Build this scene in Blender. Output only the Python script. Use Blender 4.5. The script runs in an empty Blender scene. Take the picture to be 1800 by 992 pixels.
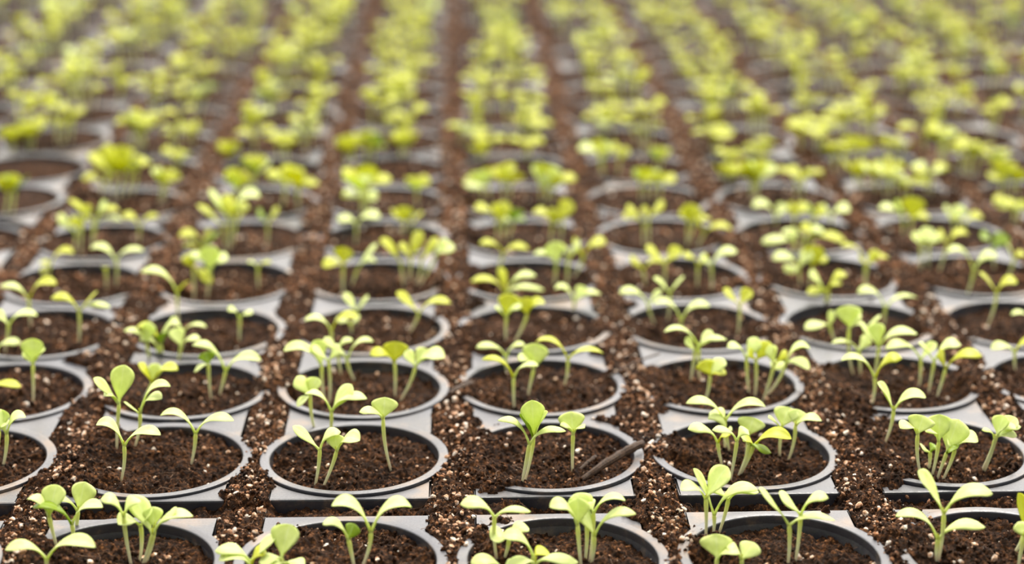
import bpy, math, random
import numpy as np
from mathutils import Vector, Matrix

C = bpy.context.scene
COL = C.collection
# ------------------------------------------------------------------ camera
P = 0.1                                  # spacing of the pots, metres
FPX = 3266.0                             # focal length in pixels of an 1800 px wide frame
TH = math.asin(0.3013)                   # camera looks down by this much
YAW = math.atan(102.0 * math.cos(TH) / FPX)
H = 0.372
fwd = Vector((math.sin(YAW) * math.cos(TH), math.cos(YAW) * math.cos(TH), -math.sin(TH)))
right = Vector((math.cos(YAW), -math.sin(YAW), 0))
up = right.cross(fwd)
cam_d = bpy.data.cameras.new('camera')
cam = bpy.data.objects.new('camera', cam_d); COL.objects.link(cam)
cam.matrix_world = Matrix(((right.x, up.x, -fwd.x, 0), (right.y, up.y, -fwd.y, 0), (right.z, up.z, -fwd.z, H), (0, 0, 0, 1)))
cam_d.sensor_width = 36.0
cam_d.lens = FPX / 1800 * 36
cam_d.clip_start = 0.02
cam_d.dof.use_dof = True
cam_d.dof.focus_distance = 0.895
cam_d.dof.aperture_fstop = 4.4
C.camera = cam

def unproject(px, py, z):
    d = fwd * FPX + right * (px - 900) - up * (py - 496)
    t = (z - H) / d.z
    return d.x * t, d.y * t
def depth_of(x, y, z):
    return Vector((x, y, z - H)).dot(fwd)
def project(x, y, z):
    v = Vector((x, y, z - H)); w = v.dot(fwd)
    return 900 + FPX * v.dot(right) / w, 496 - FPX * v.dot(up) / w

# ------------------------------------------------------------------ light
C.view_settings.view_transform = 'Standard'
C.view_settings.look = 'None'
C.view_settings.gamma = 1.0
C.view_settings.use_curve_mapping = False
C.view_settings.exposure = 0.05
WORLD = 2.6
w = bpy.data.worlds.new('greenhouse_sky'); C.world = w; w.use_nodes = True
nt = w.node_tree; nt.nodes.clear()
tc = nt.nodes.new('ShaderNodeTexCoord'); sp = nt.nodes.new('ShaderNodeSeparateXYZ')
nt.links.new(tc.outputs['Generated'], sp.inputs[0])
def wramp(els):
    c_ = nt.nodes.new('ShaderNodeValToRGB'); r_ = c_.color_ramp
    r_.elements[0].position, r_.elements[0].color = els[0][0], (*els[0][1], 1)
    r_.elements[1].position, r_.elements[1].color = els[-1][0], (*els[-1][1], 1)
    for p_, q_ in els[1:-1]: r_.elements.new(p_).color = (*q_, 1)
    return c_
mr = nt.nodes.new('ShaderNodeMapRange'); mr.inputs[1].default_value = -1; mr.inputs[2].default_value = 1
nt.links.new(sp.outputs['Y'], mr.inputs[0])
cy_ = wramp([(0.0, (0.16, 0.16, 0.17)), (0.38, (0.36, 0.36, 0.36)), (0.60, (0.60, 0.59, 0.58)), (0.86, (1.55, 1.48, 1.40))])   # the glazed far end is the bright one
nt.links.new(mr.outputs[0], cy_.inputs[0])
bg = nt.nodes.new('ShaderNodeBackground'); bg.inputs[1].default_value = WORLD
nt.links.new(cy_.outputs[0], bg.inputs[0])
wo = nt.nodes.new('ShaderNodeOutputWorld'); nt.links.new(bg.outputs[0], wo.inputs[0])
sd = bpy.data.lights.new('sun', 'SUN'); sd.energy = 4.2; sd.angle = math.radians(30); sd.color = (1.0, 0.95, 0.86)
so = bpy.data.objects.new('sun', sd); COL.objects.link(so)
so.rotation_euler = Vector((0.24, 0.55, 1.0)).to_track_quat('Z', 'Y').to_euler()   # high, from behind and right

# ------------------------------------------------------------------ helpers
random.seed(11)
RNG = np.random.default_rng(5)

def hash2(ix, iy, k):
    ix = ix.astype(np.int64); iy = iy.astype(np.int64)
    h = (ix * 374761393 + iy * 668265263 + k * 2246822519) & 0xFFFFFFFF
    h = ((h ^ (h >> 13)) * 1274126177) & 0xFFFFFFFF
    h = ((h ^ (h >> 15)) * 2246822519) & 0xFFFFFFFF
    h = h ^ (h >> 16)
    return (h & 0xFFFFFF) / float(0x1000000)
def vnoise(x, y, s, k=0):                # smooth value noise in -1..1, feature size s
    x = x / s; y = y / s
    ix = np.floor(x); iy = np.floor(y); fx = x - ix; fy = y - iy
    fx = fx * fx * (3 - 2 * fx); fy = fy * fy * (3 - 2 * fy)
    a = hash2(ix, iy, k); b = hash2(ix + 1, iy, k); c = hash2(ix, iy + 1, k); d = hash2(ix + 1, iy + 1, k)
    return 2 * ((a * (1 - fx) + b * fx) * (1 - fy) + (c * (1 - fx) + d * fx) * fy) - 1
def lumps(x, y, s, k=0):                 # rounded grains of size s, 0..1
    x = x / s; y = y / s
    ix = np.floor(x); iy = np.floor(y)
    best = np.zeros_like(x)
    for dx in (-1, 0, 1):
        for dy in (-1, 0, 1):
            jx = ix + dx; jy = iy + dy
            qx = jx + hash2(jx, jy, k); qy = jy + hash2(jx, jy, k + 7)
            r = 0.45 + 0.5 * hash2(jx, jy, k + 13)
            hh = 0.3 + 0.7 * hash2(jx, jy, k + 19)
            d2 = ((x - qx) ** 2 + (y - qy) ** 2) / (r * r)
            best = np.maximum(best, hh * np.sqrt(np.clip(1 - d2, 0, 1)))
    return best
def sstep(a, b, x):
    t = np.clip((x - a) / (b - a), 0, 1)
    return t * t * (3 - 2 * t)

# ------------------------------------------------------------------ layout of the pots
X0 = 0.457 * P                           # centre of column 0
NR = 19
def col_x(i): return X0 + i * P
def row_y(j): return 0.76 if j == 0 else 0.88 + (j - 1) * P
R_OUT, R_IN, R_HOLE, HALF = 0.0480, 0.0432, 0.0484, 0.0393
def pot_pose(i, j):                      # x, y, z of a pot's rim centre
    x, y, z = col_x(i), row_y(j), 0.0
    if i <= -4 and j >= 6:
        x += 0.006; z = 0.004
    return x, y, z
PROWS = {}
POTS = []
for j in range(NR):
    for i in range(-9, 10):
        x, y, z = pot_pose(i, j)
        vis = False
        for ax in (-1, 1):
            for dy in (-0.04, 0.04):
                px, py = project(x + ax * 0.046, y + dy, 0)
                if -25 < px < 1825 and py < 1010: vis = True
        if vis:
            POTS.append((i, j)); PROWS.setdefault(j, [])
            pts_ = [project(x + 0.046 * math.cos(a_), y + 0.046 * math.sin(a_), 0) for a_ in np.linspace(0, 6.28, 24)]
            if any(8 < a_ < 1792 and b_ < 985 for a_, b_ in pts_): PROWS[j].append(i)
COVER = {}
for (i, j) in [(a, b) for a in range(-10, 12) for b in range(-1, NR + 1)]:
    rr = random.Random(i * 91 + j * 17 + 5)
    # angle of the side where soil spills over the rim, how wide, how strong
    COVER[(i, j)] = (math.pi + rr.uniform(-0.5, 0.5), rr.uniform(0.35, 0.85), rr.choice([0, 0.3, 0.7, 1, 1]), rr.uniform(-0.0052, -0.0028), rr.uniform(-.02, .02))
COVER[(-2, 1)] = (math.pi, 1.05, 1.0, -0.003, 0)
COVER[(-1, 1)] = (math.pi, 0.2, 0.0, -0.004, 0)
COVER[(0, 1)] = (math.pi + .05, 0.95, 1.0, -0.003, 0)
COVER[(1, 1)] = (math.pi - .2, 0.35, 0.9, -0.005, 0)
COVER[(2, 1)] = (math.pi - .1, 1.15, 1.0, -0.004, 0)
COVER[(-2, 0)] = (math.pi, 0.7, 0.9, -0.006, 0)
COVER[(-1, 0)] = (math.pi * .75, 0.3, 0.5, -0.004, 0)
COVER[(0, 0)] = (math.pi * .8, 0.45, 0.9, -0.006, 0)
COVER[(1, 0)] = (math.pi * .85, 0.35, 0.8, -0.0065, 0)
COVER[(2, 0)] = (math.pi * .85, 0.6, 1.0, -0.004, 0)
COVER[(1, 2)] = (math.pi, 0.8, 1.0, -0.004, 0)
COVER[(2, 2)] = (math.pi + .2, 1.0, 1.0, -0.004, 0)
COVER[(0, 2)] = (math.pi + .2, 0.45, 0.6, -0.004, 0)
COVER[(-1, 2)] = (math.pi, 0.2, 0.0, -0.005, 0)
COVER[(-2, 2)] = (math.pi, 0.8, 1.0, -0.005, 0)
TAB = np.zeros((40, 40, 5))
for (i, j), v in COVER.items(): TAB[i + 15, j + 5] = v

def soil_base(x, y):
    i = np.round((x - X0) / P).astype(int)
    j = np.where(y < 0.8175, 0, np.round((y - 0.88) / P).astype(int) + 1)
    j = np.clip(j, -1, NR); i = np.clip(i, -10, 11)
    cx = X0 + i * P; cy = np.where(j <= 0, 0.76, 0.88 + (j - 1) * P)
    dx = x - cx; dy = y - cy
    r = np.hypot(dx, dy); ang = np.arctan2(dy, dx)
    T = TAB[i + 15, j + 5]
    da = np.abs(np.angle(np.exp(1j * (ang - T[..., 0]))))
    n1 = vnoise(x, y, 0.011, 3); n2 = vnoise(x, y, 0.025, 4)
    # spill over the rim on one side
    spill = T[..., 2] * sstep(T[..., 1] + 0.25, T[..., 1] - 0.25, da + 0.22 * n1)
    side_ = sstep(0.15, 0.65, vnoise(x, y, 0.021, 71) + 0.30 + 0.35 * sstep(0.95, 1.2, y)) * sstep(0.033, 0.041, np.abs(dx)) * (j >= 2) * sstep(0.033, 0.022, np.abs(dy) + 0.003 * n1)
    spill = np.maximum(spill, 0.95 * side_)
    # channel between the columns
    ch = np.abs(np.abs(dx) - 0.05)
    chan = sstep(0.0150, 0.0085, ch + 0.0022 * n1 + 0.0016 * n2)
    extra = sstep(0.30, 0.62, vnoise(x, y, 0.028, 57) + 0.25 * n1 + 0.70 * sstep(1.15, 1.75, y))   # stray soil on the plastic
    bowl = T[..., 3] + 0.0025 * sstep(0.042, 0.0, r) + 0.0012 * n2
    out = -0.006 + 0.0068 * chan
    bowl = bowl + 0.0022 * sstep(1.1, 1.6, y)      # the farther pots are filled higher
    zin = bowl + (0.0032 - bowl) * spill * sstep(0.012, 0.036, r)
    zout = np.maximum(out, -0.006 + 0.0092 * spill * sstep(0.066, 0.050, r))
    zout = np.maximum(zout, -0.006 + 0.0078 * extra * sstep(0.052, 0.056, r + 0.004 * sstep(1.0, 1.3, y)))
    k = sstep(0.042, 0.049, r)
    z = zin * (1 - k) + zout * k
    # lower soil in the gap between the front tray and the next
    gap = sstep(0.8075, 0.812, y) * sstep(0.8295, 0.825, y)
    z = z * (1 - gap) + (-0.0056 + 0.0042 * n2 + 0.0012 * n1 + 0.004 * chan) * gap
    return z
def soil_z(x, y, fine=True):
    z = soil_base(x, y)
    z = z + 0.0012 * vnoise(x, y, 0.014, 8) + 0.0016 * vnoise(x, y, 0.0070, 9) + 0.0011 * vnoise(x, y, 0.0031, 10)
    z = z + 0.0021 * (lumps(x + 0.0006 * vnoise(x, y, 0.0013, 66), y, 0.0038, 21) - 0.45)
    if fine:
        z = z + 0.0013 * (lumps(x, y, 0.0017, 31) - 0.4) + 0.0006 * vnoise(x, y, 0.0009, 41) + 0.0004 * vnoise(x, y, 0.00055, 45)
    else:
        z = z + 0.0006 * vnoise(x, y, 0.002, 41)
    return z

def np_mesh(name, verts, faces, smooth=True, attrs=None):
    me = bpy.data.meshes.new(name)
    n = faces.shape[1]
    me.vertices.add(len(verts)); me.vertices.foreach_set('co', verts.astype(np.float32).ravel())
    me.loops.add(faces.size); me.loops.foreach_set('vertex_index', faces.astype(np.int32).ravel())
    me.polygons.add(len(faces)); me.polygons.foreach_set('loop_start', np.arange(0, faces.size, n, dtype=np.int32))
    try: me.polygons.foreach_set('loop_total', np.full(len(faces), n, dtype=np.int32))
    except Exception: pass
    me.polygons.foreach_set('use_smooth', np.full(len(faces), smooth, dtype=bool))
    for an, av in (attrs or {}).items():
        a = me.attributes.new(an, 'FLOAT', 'POINT'); a.data.foreach_set('value', av.astype(np.float32).ravel())
    me.update(calc_edges=True); me.validate()
    return me
def link(name, me, mat, parent=None, loc=None):
    o = bpy.data.objects.new(name, me)
    if mat is not None and len(me.materials) == 0: me.materials.append(mat)
    COL.objects.link(o)
    if parent is not None: o.parent = parent
    if loc is not None: o.location = loc
    return o
def tag(o, label=None, cat=None, group=None, kind=None):
    if label: o['label'] = label
    if cat: o['category'] = cat
    if group: o['group'] = group
    if kind: o['kind'] = kind
    return o
def empty(name, loc):
    o = bpy.data.objects.new(name, None); o.empty_display_size = 0.01
    COL.objects.link(o); o.location = loc
    return o
def grid_faces(nx, ny):
    a = np.arange(nx * ny).reshape(ny, nx)
    return np.stack([a[:-1, :-1], a[:-1, 1:], a[1:, 1:], a[1:, :-1]], -1).reshape(-1, 4)
def compact(v, f):
    used = np.zeros(len(v), bool); used[f.ravel()] = True
    idx = np.cumsum(used) - 1
    return v[used], idx[f]

# ------------------------------------------------------------------ materials
def mat(name):
    m = bpy.data.materials.new(name); m.use_nodes = True
    return m, m.node_tree, m.node_tree.nodes['Principled BSDF']
def ramp(nt, els):
    r = nt.nodes.new('ShaderNodeValToRGB'); cr = r.color_ramp
    cr.elements[0].position, cr.elements[0].color = els[0][0], (*els[0][1], 1)
    cr.elements[1].position, cr.elements[1].color = els[-1][0], (*els[-1][1], 1)
    for p, c in els[1:-1]:
        e = cr.elements.new(p); e.color = (*c, 1)
    return r
def noise(nt, scale, detail=4, rough=0.6, coord=None):
    n = nt.nodes.new('ShaderNodeTexNoise'); n.inputs['Scale'].default_value = scale
    n.inputs['Detail'].default_value = detail; n.inputs['Roughness'].default_value = rough
    if coord is not None: nt.links.new(coord, n.inputs['Vector'])
    return n
def geo_pos(nt):
    g = nt.nodes.new('ShaderNodeNewGeometry'); return g.outputs['Position']

M_SOIL, nt_, b = mat('peat_soil')
pos = geo_pos(nt_)
n1 = noise(nt_, 420, 5, 0.7, pos); n2 = noise(nt_, 45, 4, 0.6, pos); n3 = noise(nt_, 1300, 2, 0.5, pos)
r1 = ramp(nt_, [(0.34, (0.005, 0.0025, 0.001)), (0.51, (0.024, 0.011, 0.0045)), (0.62, (0.10, 0.045, 0.018)), (0.76, (0.34, 0.165, 0.07))])
nt_.links.new(n1.outputs[0], r1.inputs[0])
r2 = ramp(nt_, [(0.3, (0.55, 0.5, 0.48)), (0.7, (1.5, 1.35, 1.2))])
nt_.links.new(n2.outputs[0], r2.inputs[0])
mx = nt_.nodes.new('ShaderNodeMix'); mx.data_type = 'RGBA'; mx.blend_type = 'MULTIPLY'; mx.inputs[0].default_value = 1.0
nt_.links.new(r1.outputs[0], mx.inputs[6]); nt_.links.new(r2.outputs[0], mx.inputs[7])
nt_.links.new(mx.outputs[2], b.inputs['Base Color'])
b.inputs['Roughness'].default_value = 0.85
b.inputs['Specular IOR Level'].default_value = 0.12
bp = nt_.nodes.new('ShaderNodeBump'); bp.inputs['Strength'].default_value = 0.8; bp.inputs['Distance'].default_value = 0.0004
nt_.links.new(n3.outputs[0], bp.inputs['Height']); nt_.links.new(bp.outputs[0], b.inputs['Normal'])

M_PLASTIC, nt_, b = mat('dusty_black_plastic')
pos = geo_pos(nt_)
n1 = noise(nt_, 60, 5, 0.65, pos); n2 = noise(nt_, 900, 3, 0.6, pos)
r1 = ramp(nt_, [(0.35, (0.016, 0.018, 0.026)), (0.55, (0.030, 0.030, 0.036)), (0.72, (0.13, 0.09, 0.06))])
nt_.links.new(n1.outputs[0], r1.inputs[0])
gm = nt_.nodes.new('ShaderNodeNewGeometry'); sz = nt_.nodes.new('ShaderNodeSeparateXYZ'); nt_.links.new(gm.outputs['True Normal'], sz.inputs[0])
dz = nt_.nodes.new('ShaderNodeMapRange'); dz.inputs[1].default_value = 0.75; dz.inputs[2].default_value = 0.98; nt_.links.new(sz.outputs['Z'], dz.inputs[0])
n4 = noise(nt_, 25, 4, 0.6, pos)                       # sky sheen painted on level faces as lighter grey, with brown dust
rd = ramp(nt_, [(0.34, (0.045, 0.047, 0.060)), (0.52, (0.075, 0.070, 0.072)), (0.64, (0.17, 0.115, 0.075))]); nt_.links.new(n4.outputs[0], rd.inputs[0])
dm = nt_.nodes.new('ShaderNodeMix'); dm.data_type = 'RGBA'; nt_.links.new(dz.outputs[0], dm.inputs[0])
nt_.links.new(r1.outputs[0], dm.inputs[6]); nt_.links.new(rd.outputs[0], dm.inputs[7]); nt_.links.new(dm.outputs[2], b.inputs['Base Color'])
r2 = ramp(nt_, [(0.3, (0.30, 0.30, 0.30)), (0.7, (0.52, 0.52, 0.52))])
nt_.links.new(n2.outputs[0], r2.inputs[0]); nt_.links.new(r2.outputs[0], b.inputs['Roughness'])
b.inputs['Specular IOR Level'].default_value = 0.75
bp = nt_.nodes.new('ShaderNodeBump'); bp.inputs['Strength'].default_value = 0.25; bp.inputs['Distance'].default_value = 0.0003
nt_.links.new(n2.outputs[0], bp.inputs['Height']); nt_.links.new(bp.outputs[0], b.inputs['Normal'])

M_PERL, nt_, b = mat('perlite')
pos = geo_pos(nt_)
n1 = noise(nt_, 260, 1, 0.5, pos)
r1 = ramp(nt_, [(0.34, (0.30, 0.13, 0.055)), (0.50, (0.58, 0.34, 0.19)), (0.66, (0.90, 0.80, 0.68))])
nt_.links.new(n1.outputs[0], r1.inputs[0]); nt_.links.new(r1.outputs[0], b.inputs['Base Color'])
b.inputs['Roughness'].default_value = 0.7

M_DRY, nt_, b = mat('dry_peat')
n1 = noise(nt_, 350, 2, 0.5, geo_pos(nt_))
r1 = ramp(nt_, [(0.35, (0.07, 0.028, 0.010)), (0.66, (0.46, 0.20, 0.08))])
nt_.links.new(n1.outputs[0], r1.inputs[0]); nt_.links.new(r1.outputs[0], b.inputs['Base Color']); b.inputs['Roughness'].default_value = 0.85

def leaf_mat(name, col, trans, vein):
    m, nt, b = mat(name)
    a = nt.nodes.new('ShaderNodeAttribute'); a.attribute_name = 'across'
    r = ramp(nt, [(0.0, vein), (0.10, col), (1.0, col)])
    nt.links.new(a.outputs['Fac'], r.inputs[0])
    n = noise(nt, 300, 3, 0.6, geo_pos(nt))
    rr = ramp(nt, [(0.3, (0.86, 0.88, 0.8)), (0.7, (1.1, 1.08, 1.1))])
    nt.links.new(n.outputs[0], rr.inputs[0])
    mx = nt.nodes.new('ShaderNodeMix'); mx.data_type = 'RGBA'; mx.blend_type = 'MULTIPLY'; mx.inputs[0].default_value = 1.0
    nt.links.new(r.outputs[0], mx.inputs[6]); nt.links.new(rr.outputs[0], mx.inputs[7])
    nt.links.new(mx.outputs[2], b.inputs['Base Color'])
    b.inputs['Roughness'].default_value = 0.42
    b.inputs['Specular IOR Level'].default_value = 0.4
    t = nt.nodes.new('ShaderNodeBsdfTranslucent'); t.inputs[0].default_value = (*trans, 1)
    ms = nt.nodes.new('ShaderNodeMixShader'); ms.inputs[0].default_value = 0.42
    nt.links.new(b.outputs[0], ms.inputs[1]); nt.links.new(t.outputs[0], ms.inputs[2])
    nt.links.new(ms.outputs[0], nt.nodes['Material Output'].inputs[0])
    return m
LEAF = [leaf_mat('leaf_pale', (0.82, 0.88, 0.38), (0.80, 0.92, 0.16), (0.88, 0.92, 0.52)),
        leaf_mat('leaf_yellow_green', (0.64, 0.67, 0.045), (0.78, 0.80, 0.015), (0.70, 0.74, 0.12)),
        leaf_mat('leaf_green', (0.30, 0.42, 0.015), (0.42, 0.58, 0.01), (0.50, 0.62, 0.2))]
def stem_mat(name, lo, mid, hi):
    m, nt, b = mat(name)
    a = nt.nodes.new('ShaderNodeAttribute'); a.attribute_name = 'across'
    r = ramp(nt, [(0.0, lo), (0.45, mid), (1.0, hi)])
    nt.links.new(a.outputs['Fac'], r.inputs[0]); nt.links.new(r.outputs[0], b.inputs['Base Color'])
    b.inputs['Roughness'].default_value = 0.4
    b.inputs['Subsurface Weight'].default_value = 0.0
    t = nt.nodes.new('ShaderNodeBsdfTranslucent'); nt.links.new(r.outputs[0], t.inputs[0])
    ms = nt.nodes.new('ShaderNodeMixShader'); ms.inputs[0].default_value = 0.3
    nt.links.new(b.outputs[0], ms.inputs[1]); nt.links.new(t.outputs[0], ms.inputs[2])
    nt.links.new(ms.outputs[0], nt.nodes['Material Output'].inputs[0])
    return m
M_STEM = stem_mat('stem', (0.74, 0.62, 0.46), (0.80, 0.82, 0.52), (0.76, 0.82, 0.18))

M_BARK, nt_, b = mat('dry_bark')
n1 = noise(nt_, 900, 4, 0.6, geo_pos(nt_))
r1 = ramp(nt_, [(0.3, (0.012, 0.006, 0.003)), (0.7, (0.09, 0.045, 0.02))])
nt_.links.new(n1.outputs[0], r1.inputs[0]); nt_.links.new(r1.outputs[0], b.inputs['Base Color']); b.inputs['Roughness'].default_value = 0.8
M_FIBRE, nt_, b = mat('peat_fibre'); b.inputs['Base Color'].default_value = (0.16, 0.08, 0.035, 1); b.inputs['Roughness'].default_value = 0.7

# ------------------------------------------------------------------ setting: ground and spilled soil
gv = np.array([(-4, -1, -0.056), (4, -1, -0.056), (4, 6, -0.056), (-4, 6, -0.056)], float)
g = link('ground', np_mesh('ground', gv, np.array([[0, 1, 2, 3]])), M_SOIL); tag(g, kind='structure')

vs, fs, off = [], [], 0
for (y0, y1, dx, dy) in ((0.70, 0.96, 0.0006, 0.0007), (0.96, 1.16, 0.0008, 0.0010), (1.16, 1.55, 0.0014, 0.0018), (1.55, 2.80, 0.0028, 0.0032)):
    hw0 = 0.30 * y1 + 0.06
    xs = np.arange(-hw0, hw0 + 0.03 * y1 + 0.04, dx); ys = np.arange(y0, y1 + dy * 0.5, dy)
    X, Y = np.meshgrid(xs, ys)
    # drop what lies inside the pots before the costly part
    i = np.round((X - X0) / P); j = np.where(Y < 0.8175, 0, np.round((Y - 0.88) / P) + 1)
    cy = np.where(j <= 0, 0.76, 0.88 + (j - 1) * P)
    rr = np.hypot(X - (X0 + i * P), Y - cy)
    f = grid_faces(len(xs), len(ys))
    keep = (rr.ravel()[f] > 0.0428).any(axis=1)
    f = f[keep]
    V = np.stack([X.ravel(), Y.ravel()], -1)
    V, f = compact(V, f)
    z = soil_z(V[:, 0], V[:, 1], dx < 0.002)
    vs.append(np.column_stack([V, z])); fs.append(f + off); off += len(V)
spill = link('spilled_soil', np_mesh('spilled_soil', np.vstack(vs), np.vstack(fs)), M_SOIL)
tag(spill, 'dark brown crumbly peat soil spilled in the channels between the pots', 'soil', kind='stuff')

# ------------------------------------------------------------------ trays
def tray_mesh(cols, rows):
    """plates between the pots, with rounded edges and walls, joined by an outer skirt."""
    V, F = [], []
    def add(vv, ff):
        o = len(V); V.extend(vv); F.extend([[a + o for a in q] for q in ff])
    NS = 22
    for i in cols:
        x0, _, z0 = pot_pose(i, rows[-1])
        for n in range(len(rows) + 1):
            lo = rows[n - 1] if n > 0 else None          # pot in front of this plate
            hi = rows[n] if n < len(rows) else None      # pot behind it
            ymid = (row_y(lo) + 0.05) if lo is not None else row_y(hi) - 0.05
            ya = ymid if lo is None else None
            yb = ymid if hi is None else None
            ring = []
            xs = [HALF * math.sin(math.pi / 2 * (-1 + 2 * k / NS)) for k in range(NS + 1)]
            def circ(x): return math.sqrt(max(R_HOLE ** 2 - x * x, 0))
            front = [(x0 + x, ya if ya is not None else row_y(lo) + circ(x)) for x in xs]
            back = [(x0 + x, yb if yb is not None else row_y(hi) - circ(x)) for x in xs]
            if lo is not None and hi is None: back = [(a, ymid - 0.0002 + 0.0004) for a, _ in back]
            outline = front + back[::-1]
            # top, chamfer, wall
            m = len(outline)
            cxm = x0; levels = [(-0.05, -0.0004), (-0.0012, -0.0002), (-0.00035, 0.0), (0.0, 0.0008)]
            vv = []
            for (zz, ins) in levels:
                for k, (a, c_) in enumerate(outline):
                    pa, pb = outline[k - 1], outline[(k + 1) % m]
                    tx, ty = pb[0] - pa[0], pb[1] - pa[1]; L = math.hypot(tx, ty) or 1
                    nx, ny = -ty / L, tx / L
                    s = ins
                    thick = back[k if k <= NS else 2 * NS + 1 - k][1] - front[k if k <= NS else 2 * NS + 1 - k][1]
                    s = min(s, max(thick * 0.3, 0.0)) if s > 0 else s
                    vv.append((a + nx * s, c_ + ny * s, z0 + zz))
            ff = []
            for l in range(len(levels) - 1):
                for k in range(m):
                    k2 = (k + 1) % m
                    ff.append([l * m + k, l * m + k2, (l + 1) * m + k2, (l + 1) * m + k])
            t = (len(levels) - 1) * m
            for k in range(NS):
                ff.append([t + k, t + k + 1, t + m - 2 - k, t + m - 1 - k])
            add(vv, ff)
    # floor of the tray that ties the columns together
    xa, xb = pot_pose(cols[0], rows[-1])[0] - HALF, pot_pose(cols[-1], rows[-1])[0] + HALF
    ya, yb = row_y(rows[0]) - 0.05, row_y(rows[-1]) + 0.05
    z0 = pot_pose(cols[0], rows[-1])[2]
    bx = [(x, y, z) for z in (-0.054, -0.050) for x, y in ((xa, ya), (xb, ya), (xb, yb), (xa, yb))]
    add(bx, [[3, 2, 1, 0], [4, 5, 6, 7], [0, 1, 5, 4], [1, 2, 6, 5], [2, 3, 7, 6], [3, 0, 4, 7]])
    return np_mesh('seedling_tray', np.array(V), np.array(F), smooth=False)
side = {-9: 'far left', -6: 'left', -3: 'centre-left', 0: 'centre-right', 3: 'right', 6: 'far right'}
blk = [(list(range(0, 1)), 'holding the front row of pots'), (list(range(1, 7)), 'holding the second to seventh rows of pots'),
       (list(range(7, 13)), 'holding the eighth to thirteenth rows of pots'), (list(range(13, 19)), 'holding the blurred farthest rows of pots')]
for rows, where in blk:
    need = set(i for i, j in POTS if j in rows)
    for c0 in range(-9, 10, 3):
        cols = [i for i in range(c0, c0 + 3) if i in need]
        if not cols: continue
        if c0 <= -4 and rows[0] == 1: rr_ = [j for j in rows if j >= 1]
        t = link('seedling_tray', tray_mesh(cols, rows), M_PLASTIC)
        tag(t, 'black plastic seedling tray, %s, %s' % (side.get(c0, 'outermost right'), where), 'tray', 'black seedling trays')

# ------------------------------------------------------------------ pots
def lathe(profile, n=72):
    V, F = [], []
    for (r, z) in profile:
        for k in range(n):
            a = 2 * math.pi * k / n; V.append((r * math.cos(a), r * math.sin(a), z))
    m = len(profile)
    for l in range(m - 1):
        for k in range(n):
            k2 = (k + 1) % n
            F.append([l * n + k, l * n + k2, (l + 1) * n + k2, (l + 1) * n + k])
    return np.array(V), np.array(F)
v, f = lathe([(0.0428, -0.0045), (0.0428, -0.0042), (0.0430, 0.0003), (0.04305, 0.0007), (0.0433, 0.0010), (0.0436, 0.0011), (0.0439, 0.0012), (0.0472, 0.0014), (0.0476, 0.0014), (0.0479, 0.0013), (0.04805, 0.0011), (0.0481, 0.0008), (0.0481, 0.0004), (0.0481, -0.0010), (0.0477, -0.0014), (0.0436, -0.0016), (0.0431, -0.0045), (0.0428, -0.0045)], 96)
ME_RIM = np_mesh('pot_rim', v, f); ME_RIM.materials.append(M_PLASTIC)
v, f = lathe([(0.0005, -0.0485), (0.032, -0.0485), (0.0429, -0.003), (0.0434, -0.003), (0.0325, -0.0495), (0.0005, -0.0495)], 96)
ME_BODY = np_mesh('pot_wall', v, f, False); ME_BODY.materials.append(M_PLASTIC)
ORD = ['first', 'second', 'third', 'fourth', 'fifth', 'sixth', 'seventh', 'eighth', 'ninth', 'tenth', 'eleventh', 'twelfth', 'thirteenth',
       'fourteenth', 'fifteenth', 'sixteenth', 'seventeenth', 'eighteenth', 'nineteenth', 'twentieth']
def pot_words(i, j):
    L = sorted(PROWS[j]); b = 'front row' if j == 0 else ORD[j] + ' row from front'
    if i not in L: return ('pot just past the left edge' if i < 0 else 'pot just past the right edge'), b
    k = L.index(i)
    a = 'leftmost pot' if k == 0 else 'rightmost pot' if k == len(L) - 1 else ORD[k] + ' pot from left'
    b = 'front row' if j == 0 else ORD[j] + ' row from front'
    return a, b
for (i, j) in POTS:
    x, y, z = pot_pose(i, j)
    rr = random.Random(i * 37 + j * 101)
    e = empty('plant_pot', (x, y, z - 0.0495))
    a, b_ = pot_words(i, j)
    cov = COVER[(i, j)]
    look = 'rim half buried' if cov[2] > 0.8 and cov[1] > 0.6 else 'rim mostly clear'
    tag(e, 'round black pot, %s, %s, %s' % (look, a.replace('pot ', '').replace(' pot', ''), b_), 'pot', 'round pots set in the trays')
    tilt = (rr.uniform(-0.012, 0.012), rr.uniform(-0.012, 0.012), rr.uniform(0, 6.28))
    o = link('rim', ME_RIM, None, e, (0, 0, 0.0495)); o.rotation_euler = tilt
    o = link('pot_wall', ME_BODY, None, e, (0, 0, 0.0495))
    st = 0.0006 if j < 2 else 0.001 if j < 5 else 0.0018 if j < 9 else 0.0026
    xs = np.arange(-0.0435, 0.0436, st)
    X, Y = np.meshgrid(xs, xs); fa = grid_faces(len(xs), len(xs))
    R = np.hypot(X, Y).ravel()
    fa = fa[(R[fa] < 0.0436).any(axis=1)]
    V = np.stack([X.ravel(), Y.ravel()], -1); Rr = np.maximum(R, 1e-6)
    sc = np.minimum(1, 0.0433 / Rr); V = V * sc[:, None]
    V, fa = compact(V, fa)
    zz = soil_z(V[:, 0] + col_x(i), V[:, 1] + y, j < 5)
    link('potting_soil', np_mesh('potting_soil', np.column_stack([V, zz]), fa), M_SOIL, e, (0, 0, 0.0495))

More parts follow.
